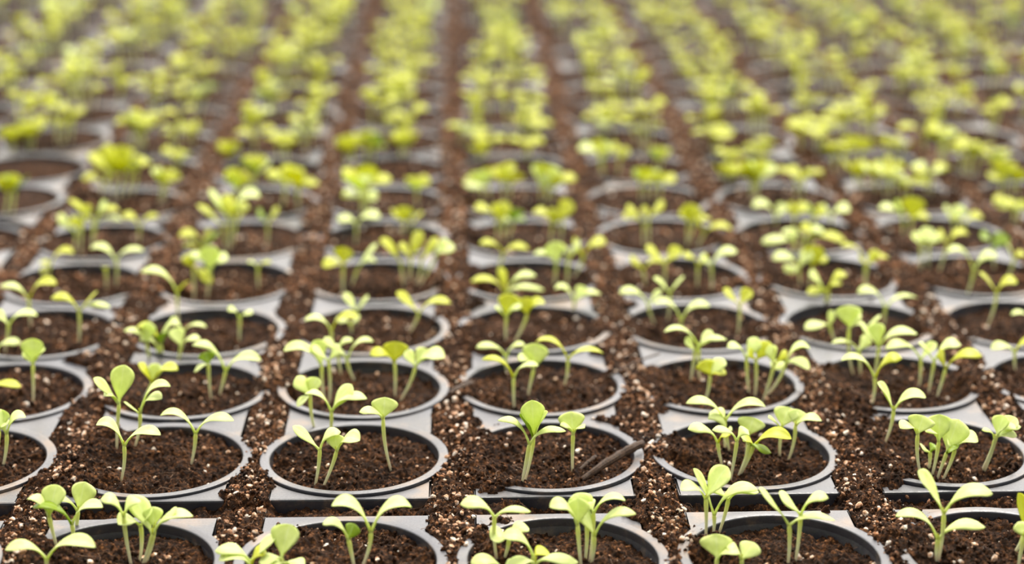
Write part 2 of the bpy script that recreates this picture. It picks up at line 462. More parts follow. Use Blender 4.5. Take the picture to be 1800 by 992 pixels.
# ------------------------------------------------------------------ seedlings: shapes
def bez(p, t):
    a, b, c, d = p; s = 1 - t
    return s * s * s * a + 3 * s * s * t * b + 3 * s * t * t * c + t * t * t * d
def leaf_geo(p0, tip, width, dd, rr, far=False):
    """blade with a narrow stalk, p0 -> tip; returns verts, quads, 'across' attribute."""
    p0 = Vector(p0); tip = Vector(tip)
    dv = tip - p0; L = dv.length
    hv = Vector((dv.x, dv.y, 0)); hl = hv.length
    h = hv / hl if hl > 1e-5 else Vector((0, 1, 0))
    rise = dv.z
    U = Vector((0, 0, 1))
    if rise > hl * 0.9:                  # standing leaf, bent back a little at the end
        p1 = p0 + dv * 0.33 + h * (-0.06 * L)
        p2 = p0 + dv * 0.72 + U * (0.07 * L) - h * (0.02 * L)
    else:                                # leaf that climbs, then bows over
        p1 = p0 + h * (hl * 0.22) + U * (max(rise, 0) * 0.75 + 0.22 * L)
        p2 = p0 + h * (hl * 0.66) + U * (rise + 0.20 * L)
        tip = tip
    cps = (p0, p1, p2, tip)
    lat0 = Vector((-h.y, h.x, 0))
    if lat0.y > 0 and abs(lat0.y) > abs(lat0.x): lat0 = -lat0
    if abs(lat0.x) >= abs(lat0.y) and lat0.x < 0: lat0 = -lat0
    nu, nv = (7, 4) if far else (15, 6)
    cup = rr.uniform(-0.10, 0.16); wav = rr.uniform(-0.05, 0.05)
    roll = rr.uniform(-0.1, 0.35)
    T, B, A = [], [], []
    th = 0.00016
    for a in range(nu + 1):
        u = a / nu; u = 1 - (1 - u) ** 1.25
        c = bez(cps, u); tg = (bez(cps, min(u + 0.02, 1)) - bez(cps, max(u - 0.02, 0))).normalized()
        lat = lat0 - tg * lat0.dot(tg); lat.normalize()
        nrm = lat.cross(tg)
        if nrm.z < 0: nrm = -nrm
        # tilt the near edge down so that the upper face looks forward
        cr_, sr_ = math.cos(roll * u), math.sin(roll * u)
        sgn = 1 if lat.y < 0 else -1
        if abs(lat.y) > 0.3:
            lat = lat * cr_ - nrm * (sr_ * sgn); nrm = lat.cross(tg)
            if nrm.z < 0: nrm = -nrm
        q = max(0.0, (u - 0.08) / 0.92)
        bl = math.sin(math.pi * min(q ** 1.55, 1.0)) if q > 0 else 0
        bl = max(bl, 0) ** 0.78
        pet = 0.00062 * (1.15 - 0.35 * u) * (1 if u < 0.9 else max(0, (1 - u) / 0.1) ** 0.5)
        hw = max(pet, bl * width * 0.5)
        tk = th + 0.00055 * max(0, 1 - u * 2.6)
        for b_ in range(nv + 1):
            v = -1 + 2 * b_ / nv
            off = nrm * (cup * hw * (v * v) * 1.6 + wav * hw * math.sin(u * 9 + v * 2))
            pt = c + lat * (v * hw) + off
            ed = math.sqrt(max(0, 1 - v * v)) * 0.8 + 0.2
            T.append(pt + nrm * (tk * ed)); B.append(pt - nrm * (tk * ed)); A.append(abs(v) + (0.0 if u > .25 else 0))
    n1_ = nv + 1; N = len(T); F = []
    for a in range(nu):
        for b_ in range(nv):
            q0 = a * n1_ + b_
            F.append((q0, q0 + 1, q0 + n1_ + 1, q0 + n1_))
            F.append((N + q0, N + q0 + n1_, N + q0 + n1_ + 1, N + q0 + 1))
        for (q0, s) in ((a * n1_, 0), (a * n1_ + nv, 1)):
            F.append((q0, q0 + n1_, N + q0 + n1_, N + q0) if s == 0 else (q0, N + q0, N + q0 + n1_, q0 + n1_))
    for b_ in range(nv):
        F.append((b_, N + b_, N + b_ + 1, b_ + 1))
        q0 = nu * n1_ + b_
        F.append((q0, q0 + 1, N + q0 + 1, N + q0))
    return np.array([tuple(p) for p in T + B]), np.array(F), np.array(A + A)
def stem_geo(base, top, r0, r1, rr, far=False):
    base = Vector(base); top = Vector(top); d = top - base
    bow = Vector((rr.uniform(-1, 1), rr.uniform(-0.6, 0.6), 0)) * 0.05 * d.length
    p1 = base + Vector((d.x * 0.45, d.y * 0.45, d.z * 0.25)) + bow
    p2 = base + Vector((d.x * 0.85, d.y * 0.85, d.z * 0.6)) + bow
    cps = (base - Vector((0, 0, 0.003)) - Vector((d.x, d.y, 0)) * 0.03, p1, p2, top)
    n, k = (4, 5) if far else (10, 9)
    V, A, F = [], [], []
    for a in range(n + 1):
        u = a / n; c = bez(cps, u); tg = (bez(cps, min(u + .03, 1)) - bez(cps, max(u - .03, 0))).normalized()
        s1 = tg.cross(Vector((0, 1, 0))).normalized(); s2 = tg.cross(s1)
        r = r0 + (r1 - r0) * u ** 1.5
        if a == n: r *= 0.75
        for b_ in range(k):
            t = 2 * math.pi * b_ / k
            V.append(tuple(c + s1 * (r * math.cos(t)) + s2 * (r * math.sin(t)))); A.append(u)
    for a in range(n):
        for b_ in range(k):
            b2 = (b_ + 1) % k
            F.append((a * k + b_, a * k + b2, (a + 1) * k + b2, (a + 1) * k + b_))
    V.append(tuple(top + Vector((0, 0, r1 * 0.6)))); A.append(1.0)
    for b_ in range(k):
        F.append((n * k + b_, n * k + (b_ + 1) % k, len(V) - 1, len(V) - 1))
    return np.array(V), np.array(F), np.array(A)
def quads_tris_mesh(name, V, F, A):      # last ring of a stem closes with triangles
    me = bpy.data.meshes.new(name)
    me.from_pydata([tuple(v) for v in V], [], [tuple(dict.fromkeys(int(q) for q in f)) for f in F])
    me.polygons.foreach_set('use_smooth', [True] * len(me.polygons))
    a = me.attributes.new('across', 'FLOAT', 'POINT'); a.data.foreach_set('value', np.asarray(A, np.float32))
    me.update()
    return me

# ------------------------------------------------------------------ seedlings: where they stand
# one line each:  crop key | stem foot | fork | leaf tips (x, y[, millimetres away from the lens[, blade width mm]])
CROP = {'A': (0, 660), 'B': (600, 660), 'C': (1200, 660), 'D': (0, 400), 'E': (600, 400), 'F': (1200, 400), 'G': (0, 200), 'H': (600, 200), 'I': (1200, 200)}
SURVEY = """
A|300,895|258,745|145,650,0,7|300,575,6,10
A|385,920|378,785|170,695,-1,9|540,695,-1,8
A|402,880|410,715|450,560,5,12|245,665,-2,8
A|245,1040|245,965|28,920,0,7|502,905,-1,9
A|692,1000|650,745|530,655,1,7|735,655,4,8
A|728,1000|738,790|620,785,-4,10|800,700,1,7
A|742,1000|802,835|1015,742,0,11|700,630,7,9
A|760,980|810,800|932,700,0,8|800,690,3,8
A|1315,1060|1312,975|1130,925,1,9|1450,840,2,8
A|1320,1070|1318,1000|1150,975,-2,7|1400,930,2,7
A|1490,1070|1478,960|1525,783,5,13|1360,985,-1,9
A|1500,1080|1500,985|1600,1000,-2,8|1400,1000,0,7
A|630,548|652,370|505,262,0,8|845,315,0,8
A|1000,470|1027,305|842,212,0,7|1228,240,0,7
A|612,385|625,150|655,-55,5,12|490,15,0,8|545,110,-3,8
A|700,370|735,200|895,60,0,6|850,125,-2,9|650,140,0,6
A|8,480|35,310|135,220,0,10|-30,180,2,9
A|-30,470|-5,290|10,180,3,9|40,260,-1,7
A|1650,575|1680,390|1537,268,0,8|1790,300,2,8
A|1690,582|1768,400|1890,345,-2,11|1760,310,3,8
A|1672,310|1630,110|1558,5,2,11|1668,12,3,10|1560,165,-2,8
A|1712,365|1740,190|1928,125,-1,9|1848,48,4,11|1600,100,0,8
B|105,1010|155,825|-51,687,0,11|370,695,0,11
B|70,1010|38,865|-98,785,-1,8|68,780,1,9
B|820,955|805,745|625,680,0,9|995,718,0,7
B|850,955|880,865|985,805,2,9|785,862,-2,11
B|1010,1050|1010,950|840,850,0,9|1090,930,3,8
B|1030,1060|1020,985|870,995,-1,8|1245,985,0,9
B|880,1080|850,1020|680,990,0,8|930,985,2,7
B|1262,995|1242,790|1095,695,0,8|1245,645,3,9
B|1275,965|1290,770|1232,620,5,12|1190,665,-1,9
B|1305,985|1328,845|1548,730,0,9|1250,690,3,8
B|1300,975|1325,720|1492,660,0,7|1270,670,4,9
B|265,490|220,230|95,195,-1,9|230,115,4,12
B|945,562|988,362|822,238,0,8|1180,295,-1,9
B|960,555|1010,330|1000,130,4,11|1085,192,-1,9|945,205,-2,9
B|1215,502|1218,310|1205,190,4,12|1278,278,-2,8|1150,265,-1,7
C|225,385|222,240|18,148,0,7|435,165,0,7
C|210,475|185,355|28,285,-1,10|250,315,-2,8
C|250,390|230,300|140,200,4,13|260,290,-1,6
C|248,542|285,345|155,290,0,9|345,290,1,8
C|330,420|345,320|372,222,4,13|310,300,0,7
C|295,530|372,370|572,335,0,9|315,345,0,8
C|285,525|350,365|465,410,-2,7|300,300,1,8
C|510,440|520,275|450,222,0,8|560,168,4,12
C|545,445|592,265|730,240,-1,8|610,180,4,9
C|120,860|122,650|238,482,3,12|-10,605,-1,11
C|160,835|165,735|395,605,0,9|55,490,2,7
C|185,835|240,650|400,615,0,7|140,560,1,8
C|550,1000|560,785|400,595,0,10|800,765,0,7
C|590,975|620,730|505,615,2,12|765,648,-1,8
C|180,1060|180,965|175,833,5,13|300,940,-2,8
C|310,1060|310,970|378,880,3,13|230,905,0,9
C|1330,1010|1340,860|1118,742,0,8|1590,800,0,8
C|1340,985|1372,725|1235,503,1,12|1628,625,0,9
C|1735,945|1790,845|1762,618,2,8|1900,700,0,9
C|1765,1005|1795,850|1762,770,2,9|1900,800,0,9
C|1060,345|1108,185|1022,38,1,11|1278,118,0,9
C|1255,548|1235,310|1142,280,-2,9|1265,212,4,12
C|1290,510|1300,405|1248,365,0,7|1335,375,1,7
C|1305,525|1345,350|1278,300,-2,9|1350,205,5,12
C|1335,540|1385,410|1445,385,-3,12|1450,232,4,14
C|1360,540|1430,390|1552,348,-1,12|1390,335,0,8
C|1580,502|1640,335|1755,225,2,11|1572,290,0,6|1755,322,-2,7
C|1570,490|1650,315|1777,272,0,9|1690,212,2,9
D|175,938|172,715|235,645,-2,9|170,583,4,11|122,650,0,6
D|-60,930|-50,840|110,840,0,8|-160,800,0,8
D|1110,895|1095,720|1078,655,1,9|1020,762,-2,7
D|1150,890|1185,755|1010,620,0,9|1370,700,0,8
D|745,900|800,815|935,750,-1,9|725,715,0,9|830,715,3,10
D|790,700|770,610|650,545,0,8|780,498,2,10
D|830,730|830,635|900,495,1,11|735,592,-1,9
D|850,720|845,615|872,550,-2,11|715,530,2,9
D|920,742|950,625|1052,590,-1,9|910,530,2,10
D|960,620|960,550|1085,525,0,6|890,505,0,8
D|1255,598|1260,480|1198,440,0,7|1325,455,0,6
D|940,498|930,340|740,235,0,10|978,285,-2,11
D|1015,352|1015,215|1115,290,-1,9|985,140,2,11
D|1085,372|1105,240|1195,170,-1,11|1100,95,2,10|985,150,0,8
D|1360,318|1355,220|1300,185,0,6|1425,185,0,6
D|1060,150|1065,85|940,45,0,10|1105,5,2,11
D|1075,160|1060,110|960,95,-1,8|1150,20,2,10
D|605,318|610,175|470,115,0,9|755,120,0,9
D|555,322|555,230|545,210,0,3|565,212,0,3
D|245,262|262,205|215,242,-2,8|388,135,1,9|215,180,0,8
D|410,605|415,440|268,372,0,8|512,335,1,10|578,420,-1,7
D|160,517|150,380|0,312,0,9|297,300,0,9
D|20,642|45,510|-30,440,0,8|197,465,0,9
D|-10,700|-20,645|107,610,0,8|-90,600,0,8
D|1745,665|1740,540|1600,490,0,9|1880,475,0,9
D|1705,892|1690,730|1490,650,0,9|1650,593,2,11
D|1725,902|1725,700|1785,618,1,11|1640,625,0,9
E|80,792|30,700|168,600,0,8|-40,650,0,8
E|0,770|-20,650|60,590,1,9|-90,580,1,9
E|280,892|280,710|150,672,-1,9|292,600,4,13
E|300,895|390,730|543,685,-2,12|335,650,0,8|455,640,3,10
E|355,547|408,450|288,342,1,10|575,400,-1,10
E|75,507|80,440|12,348,1,10|142,358,1,10
E|55,560|50,510|-30,490,0,8|98,465,0,8
E|330,305|312,180|205,60,0,10|258,130,-1,9
E|360,300|365,160|305,85,1,11|415,15,3,13
E|385,300|420,180|505,55,1,11|395,115,-1,9
E|400,298|480,180|592,120,-2,13|560,65,1,10
E|10,335|10,200|-100,205,0,10|25,105,2,11
E|50,335|80,230|182,182,-1,9|190,85,1,8
E|815,240|850,135|725,85,0,10|985,115,0,8
E|858,425|862,345|680,285,0,10|1065,330,0,9
E|862,430|868,340|1022,255,1,8|830,208,2,8
E|1120,315|1130,200|1010,140,0,8|1110,75,2,12
E|1180,300|1190,180|1170,100,1,8|1250,62,1,9
E|1215,280|1270,160|1388,85,0,11|1222,52,2,12
E|865,628|868,470|808,425,-2,10|892,348,4,13|945,422,-2,9
E|900,612|975,460|1068,398,0,10|955,368,3,11
E|1215,478|1225,395|1122,325,0,9|1363,350,0,9|1280,312,2,9
E|910,952|905,790|738,695,0,8|1035,728,-2,10
E|870,785|865,680|708,633,0,9|965,620,0,8
E|980,897|1010,750|1025,608,4,13|930,700,-1,8
E|1165,827|1190,690|1022,600,0,8|1377,662,0,8
E|1650,492|1612,410|1460,345,0,10|1690,330,0,9
E|1710,492|1725,340|1800,255,0,10|1640,265,0,8
E|1785,560|1785,490|1643,400,0,8|1935,415,0,8
E|1600,315|1585,220|1520,150,0,11|1700,190,-1,8
E|1690,310|1700,190|1600,98,1,11|1785,110,1,11
F|90,800|85,630|-97,550,0,8|155,545,1,11
F|40,812|65,650|232,590,-1,10|15,580,1,9
F|108,938|145,780|112,695,3,12|215,690,3,12|228,772,-2,7
F|350,878|335,690|235,632,0,8|392,578,2,12
F|378,883|385,700|350,640,0,10|455,600,3,12
F|410,888|480,720|548,650,0,8|455,620,1,10
F|430,872|540,710|668,640,-1,11|667,745,-3,11|470,742,-2,9
F|285,562|300,410|212,325,1,10|362,330,1,11
F|810,600|772,515|642,535,-2,11|790,438,1,9
F|905,780|875,530|868,408,4,14|935,450,1,11
F|935,770|925,650|780,610,0,7|978,570,1,9
F|985,700|960,530|1042,463,0,8|880,510,1,8
F|990,932|1010,790|833,700,0,8|1152,690,-1,9
F|1000,800|1030,630|1232,560,0,12|930,498,0,10|1010,500,2,10
F|1060,520|1065,425|918,345,0,8|1232,370,0,8
F|1240,832|1250,690|1068,640,0,9|1335,608,0,8
F|1290,872|1322,700|1240,610,1,9|1462,618,1,10
F|1330,892|1380,745|1572,680,0,9|1350,640,2,10
F|1750,742|1745,650|1620,640,0,8|1860,610,0,8
F|1590,515|1650,340|1558,238,1,11|1758,290,0,10
F|1850,570|1840,510|1725,460,0,8|1900,470,0,8
F|1480,375|1530,230|1390,130,0,10|1652,150,0,11
F|1700,262|1740,170|1800,140,0,9|1700,88,1,9
F|1635,222|1630,110|1568,60,0,11|1700,38,2,11
F|755,450|752,340|662,245,0,13|835,300,-2,11
F|760,440|765,330|862,250,0,8|655,348,-2,10
F|620,305|610,210|475,170,0,9|540,235,-2,9|665,115,2,12
F|660,315|680,210|765,170,0,9|700,95,2,11
F|955,325|960,200|832,100,0,11|1083,160,0,11
F|965,330|970,200|1020,118,2,9|920,150,1,8
F|75,318|80,200|0,150,0,10|130,150,0,10
F|150,328|150,200|287,128,0,12|95,150,1,10
F|1250,228|1250,90|1200,40,0,11|1310,5,2,12
F|1290,230|1290,90|1230,50,0,11|1350,30,1,11
F|1340,235|1390,90|1503,40,0,11|1340,15,2,10
F|580,160|590,80|415,80,0,10|560,5,2,12
F|640,150|680,60|855,72,0,11|620,10,2,10
F|600,160|640,70|740,10,1,12|520,30,0,10
G|50,560|78,410|28,320,0,11|148,325,0,11
G|385,725|400,630|305,530,0,11|435,580,1,11
G|420,725|430,610|380,540,1,11|480,480,1,11
G|480,715|490,570|360,452,0,9|625,510,0,10
G|485,710|500,580|560,458,1,11|640,560,0,8
G|730,685|735,600|640,540,0,8|830,540,0,8
G|1185,715|1180,600|1035,480,0,10|1310,500,0,11
G|1200,718|1210,570|1100,395,1,12|1365,440,0,12
G|1220,710|1240,570|1305,490,1,12|1180,425,2,13
G|1400,695|1405,580|1353,500,0,12|1463,490,0,12
G|530,450|540,370|430,340,0,11|590,330,0,11
G|590,440|600,330|465,210,0,12|560,158,2,12
G|620,450|640,330|705,190,1,12|570,240,0,12
G|650,445|690,320|765,270,-1,12|640,260,0,11
G|560,430|560,310|500,270,0,11|610,180,1,12
G|830,468|850,370|798,290,0,12|912,310,0,12
G|1240,490|1240,400|1200,290,2,13|1290,300,0,12
G|1320,405|1340,320|1310,248,2,12|1423,245,1,13
G|1480,488|1500,380|1395,330,0,11|1595,290,1,12
G|1560,488|1560,390|1675,370,0,11|1480,275,1,12
G|740,205|750,100|600,50,0,12|822,30,1,12
G|720,208|730,90|680,15,2,12|770,15,1,12
G|60,210|60,140|0,90,0,12|112,80,0,12
G|170,210|170,120|108,70,0,12|243,60,0,12
G|1210,290|1210,220|1148,150,0,12|1255,150,0,12
G|1340,210|1340,130|1225,110,0,11|1443,80,0,11
G|1500,270|1490,170|1420,130,0,11|1545,115,1,12
G|985,160|990,100|940,50,0,11|1043,50,0,11
G|930,285|920,245|850,200,0,10|965,210,0,11
H|70,690|80,580|-20,560,0,11|203,545,0,11
H|110,570|110,460|0,430,0,12|185,450,0,12
H|130,570|130,410|5,290,0,12|263,350,0,12
H|120,580|140,400|150,268,2,13|60,330,1,12
H|400,490|400,390|335,330,0,9|455,330,0,12
H|320,650|330,570|263,500,0,12|345,488,2,12
H|370,650|370,570|428,520,0,12|300,530,0,11
H|780,460|770,380|645,350,0,11|790,288,1,12
H|850,460|850,360|795,290,1,12|912,265,2,13
H|1050,470|1050,380|1000,278,0,13|1095,310,1,12
H|1100,470|1110,400|1235,345,0,11|1120,318,2,12
H|820,670|820,580|698,500,0,12|875,465,2,13
H|850,675|850,580|790,480,1,12|880,555,0,11
H|870,660|900,560|968,560,-1,12|900,498,2,12
H|1095,680|1110,590|1005,520,0,11|1130,500,1,12
H|1150,670|1160,570|1203,455,2,14|1100,500,0,11
H|1590,700|1590,580|1478,545,0,12|1500,480,1,12
H|1620,700|1610,550|1695,460,0,12|1580,490,1,12
H|1380,330|1370,250|1245,190,0,11|1400,150,1,12
H|1450,320|1460,240|1505,178,1,13|1420,150,1,11
H|1600,460|1600,370|1535,330,0,11|1620,288,2,13
H|1670,460|1680,380|1755,350,0,11|1640,298,2,13
H|1670,295|1680,245|1635,190,0,12|1730,190,0,12
H|750,250|760,190|708,140,0,12|865,130,0,11
H|960,250|970,200|880,140,0,11|1065,150,0,11
H|1000,120|1000,75|918,50,0,12|1112,50,0,12
H|50,270|60,200|8,150,1,12|105,130,1,12
H|120,270|130,200|205,170,0,12|150,110,1,12
H|310,240|320,160|268,100,1,12|373,110,1,12
H|650,160|660,95|548,70,0,11|742,60,0,12
H|1350,120|1360,60|1268,20,0,12|1443,20,0,12
I|30,705|30,580|-10,500,0,12|65,478,2,12
I|60,705|110,630|258,610,0,11|65,500,1,12
I|20,700|60,560|150,560,0,11|-20,530,0,11
I|240,385|240,320|205,270,0,11|303,268,0,11
I|370,450|380,360|305,270,0,12|423,248,2,12
I|390,458|400,350|485,270,1,12|345,250,1,12
I|600,460|600,380|485,295,0,12|738,330,0,12
I|490,600|490,540|368,490,0,11|545,480,0,12
I|580,610|590,550|560,465,1,12|665,500,0,12
I|680,610|690,550|743,490,1,12|650,478,1,12
I|790,600|780,545|878,510,0,12|725,478,0,11
I|1160,645|1160,570|1030,500,0,11|1130,450,0,12
I|1200,640|1200,560|1293,540,0,12|1220,438,2,13
I|1420,640|1420,550|1375,480,1,12|1473,488,1,12
I|1480,640|1480,580|1575,545,0,10|1400,550,0,10
I|800,300|800,210|748,150,0,12|855,170,0,12
I|880,270|890,190|935,130,0,12|845,140,0,12
I|1100,240|1110,190|1058,140,0,12|1162,150,0,12
I|940,410|900,310|838,240,0,11|965,250,0,11
I|1020,440|1000,320|945,260,0,12|1055,290,0,12
I|1100,440|1090,360|1025,310,0,13|1155,310,0,13
I|1190,440|1190,380|1155,330,0,12|1295,360,0,12
I|1300,430|1310,340|1215,300,0,12|1403,290,0,13
I|1120,420|1110,290|1060,235,0,12|1150,250,1,12
I|1510,350|1510,230|1440,170,0,12|1563,160,1,12
I|1490,350|1520,210|1450,150,1,12|1580,190,0,11
I|1640,310|1640,260|1575,210,0,12|1703,220,0,12
I|1690,430|1700,350|1630,340,0,12|1740,258,1,12
I|1760,440|1760,360|1800,330,0,12|1700,290,0,12
I|1760,570|1770,500|1690,470,0,11|1800,460,0,12
I|1700,510|1700,485|1633,460,0,10|1765,465,0,10
I|150,210|160,140|45,100,0,12|243,80,0,12
I|400,230|400,175|318,180,0,11|455,140,0,12
I|240,290|240,240|178,200,0,12|293,200,0,12
I|700,200|700,110|540,70,0,12|850,60,0,12
I|640,180|620,110|560,50,0,12|700,40,1,12
I|1270,230|1270,110|1130,80,0,12|1335,50,0,12
I|1380,260|1380,140|1305,90,0,12|1443,90,0,12
"""
SC = 1793 / 600.0
DARK = {('A', 170, 695), ('B', 68, 780), ('C', 1445, 385), ('D', 1078, 655), ('D', 872, 550), ('B', 945, 205), ('C', 465, 410), ('B', 1190, 665), ('C', 1335, 375)}   # undersides in shade, the shade painted as a deeper green
PLANTS = []      # dict(base, fork, leaves[(tip, dd, w)])
s1 = lambda v: np.array([v], float)
for n_, line in enumerate(SURVEY.strip().splitlines()):
    k, *pts = line.split('|')
    ox, oy = CROP[k]
    P_ = [[float(q) for q in p.split(',')] for p in pts]
    fpx = lambda p: (ox + p[0] / SC, oy + p[1] / SC)
    bx, by = fpx(P_[0])
    z = -0.002
    for _ in range(3):
        x, y = unproject(bx, by, z); z = float(soil_z(s1(x), s1(y))[0])
    rr = random.Random(n_ * 7 + 1)
    pxm = depth_of(x, y, z) / FPX          # metres per pixel at this plant
    def lift(px, py, dd, x=x, y=y):        # point above the plant's own spot, dd metres behind it
        d = fwd * FPX + right * (px - 900) - up * (py - 496)
        t = (y + dd) / d.y
        return Vector((d.x * t, d.y * t, H + d.z * t))
    fork = lift(*fpx(P_[1]), rr.uniform(-0.001, 0.001))
    lv = []
    for l in P_[2:]:
        tx, ty = fpx(l); dd = (l[2] if len(l) > 2 else 0) / 1000; wd = (l[3] if len(l) > 3 else 8) / 1000
        wd *= 1.15 if by > 560 else 1.35 if by > 400 else 1.55
        if dd == 0: dd = rr.uniform(-0.0015, 0.002)
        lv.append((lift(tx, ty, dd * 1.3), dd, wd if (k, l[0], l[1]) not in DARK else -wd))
    PLANTS.append(dict(base=Vector((x, y, z)), fork=fork, leaves=lv, by=by, rr=rr, drawn=True))
    for _c in range(2 if by < 330 and rr.random() < 0.6 else 1 if by < 400 and rr.random() < 0.85 else 0):    # the thick clumps of the blurred rows
        mv = Vector((rr.uniform(-0.006, 0.006), rr.uniform(-0.008, 0.010), 0)); ro = Matrix.Rotation(rr.uniform(0.6, 2.4), 3, 'Z')
        b2 = Vector((x, y, z)) + mv; f2 = fork + mv + Vector((0, 0, rr.uniform(-0.003, 0.002)))
        PLANTS.append(dict(base=b2, fork=f2, leaves=[(f2 + ro @ (t_ - fork), d_, w_) for t_, d_, w_ in lv], by=by, rr=random.Random(n_ + 5000 + 1000 * _c), drawn=True))
# far pots: clusters sown the same way
for (i, j) in POTS:
    if j < 8: continue
    x0, y0, z0 = pot_pose(i, j)
    rr = random.Random(i * 131 + j * 977)
    if project(x0, y0, 0)[1] > 264: continue
    for gx in ((-0.018, 0.018) if rr.random() < 0.8 else (rr.uniform(-0.02, 0.02), 0.01, -0.01)):
        gx += rr.uniform(-0.008, 0.008); gy = rr.uniform(-0.022, 0.024)
        for k in range(rr.choice([3, 3, 3, 4, 4, 5])):
            x = x0 + gx + rr.gauss(0, 0.004); y = y0 + gy + rr.gauss(0, 0.004)
            z = float(soil_base(s1(x), s1(y))[0]) + z0
            ht = rr.uniform(0.010, 0.035)
            base = Vector((x, y, z)); fork = base + Vector((rr.gauss(0, .003), rr.gauss(0, .003), ht))
            a = rr.uniform(0, math.pi); lv = []
            for q in (0, math.pi):
                aa = a + q + rr.uniform(-.5, .5); rl = rr.uniform(0.011, 0.017)
                tip = fork + Vector((math.cos(aa) * rl, math.sin(aa) * rl, rr.uniform(0.001, 0.011)))
                lv.append((tip, 0, rr.uniform(0.011, 0.016)))
            PLANTS.append(dict(base=base, fork=fork, leaves=lv, by=0, rr=rr, drawn=False))
def nearest_pot(p):
    best = min(POTS, key=lambda q: (pot_pose(*q)[0] - p.x) ** 2 + (pot_pose(*q)[1] - p.y) ** 2)
    return best
PLANTS.sort(key=lambda d: d['base'].y)
inview = []
for d in PLANTS: d['pot'] = nearest_pot(d['base'])
single, rest = PLANTS[:300], PLANTS[300:]
bypot = {}
for d in PLANTS: bypot.setdefault(d['pot'], []).append(d)
for L in bypot.values(): L.sort(key=lambda d: d['base'].x)
def pick_mat(d, rr):
    t = min(1, max(0, (d['base'].y - 0.8) / 0.7))
    r = rr.random()
    if r < 0.03 * t: return LEAF[2]
    return LEAF[1] if rr.random() < 0.06 + 0.86 * t else LEAF[0]
def look_words(d):
    ht = d['fork'].z - d['base'].z
    size = 'tall' if ht > 0.028 else 'short' if ht < 0.014 else ''
    lean = abs(d['fork'].x - d['base'].x) > 0.5 * max(ht, 0.001)
    upright = any(l[1] > 0.0025 for l in d['leaves'])
    adj = ' '.join(w_ for w_ in (size, 'leaning' if lean else '') if w_)
    return (adj + ' ' if adj else '') + ('seedling, upright leaf' if upright else 'seedling, arching leaves')
for d in single:
    rr = d['rr']
    e = empty('seedling', d['base'])
    L = bypot[d['pot']]; k = L.index(d); a, b_ = pot_words(*d['pot'])
    posw = '' if len(L) == 1 else ('leftmost in ' if k == 0 else 'rightmost in ' if k == len(L) - 1 else ORD[k] + ' from left in ')
    if not posw: posw = 'only one in '
    e_lab = '%s, %s%s, %s' % (look_words(d), posw, a, b_)
    if len(e_lab.split()) > 16: e_lab = e_lab.replace(', upright leaf', '').replace(', arching leaves', '')
    tag(e, e_lab, 'seedling', 'seedlings in the trays of pots')
    far = d['base'].y > 1.5
    B0 = d['base']
    V, F, A = stem_geo(Vector((0, 0, 0)), d['fork'] - B0, 0.00060, 0.00112, rr, far)
    link('stem', quads_tris_mesh('stem', V, F, A), M_STEM, e)
    m = pick_mat(d, rr)
    for (tip, dd, wd) in d['leaves']:
        V, F, A = leaf_geo(d['fork'] - B0 - Vector((0, 0, 0.0006)), tip - B0, abs(wd), dd, rr, far)
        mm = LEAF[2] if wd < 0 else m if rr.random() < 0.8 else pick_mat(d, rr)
        link('leaf', np_mesh('leaf', V, F, True, {'across': A}), mm, e)
    if d['base'].y < 1.0 and rr.random() < 0.5:
        V, F, A = leaf_geo(d['fork'] - B0, d['fork'] - B0 + Vector((rr.uniform(-.0006, .0006), 0, 0.0028)), 0.0012, 0, rr, True)
        link('shoot_tip', np_mesh('shoot_tip', V, F, True, {'across': A}), LEAF[1], e)
# the far ones together
SV, SF, SA, SM, off = [], [], [], [], 0
for d in rest:
    rr = d['rr']
    V, F, A = stem_geo(d['base'], d['fork'], 0.0007, 0.001, rr, True)
    F = F[F[:, 2] != F[:, 3]]
    SV.append(V); SF.append(F + off); SA.append(A); SM += [3] * len(F); off += len(V)
    mi = LEAF.index(pick_mat(d, rr))
    for (tip, dd, wd) in d['leaves']:
        V, F, A = leaf_geo(d['fork'] - Vector((0, 0, 0.0006)), tip, abs(wd), dd, rr, True)
        SV.append(V); SF.append(F + off); SA.append(A); SM += [mi] * len(F); off += len(V)
me = np_mesh('distant_seedlings', np.vstack(SV), np.vstack(SF), True, {'across': np.concatenate(SA)})
for m in LEAF + [M_STEM]: me.materials.append(m)
if len(SM) == len(me.polygons): me.polygons.foreach_set('material_index', np.array(SM, np.int32))
o = link('distant_seedlings', me, None)
tag(o, 'mass of blurred yellow-green seedlings filling the farthest rows of pots', 'seedlings', kind='stuff')

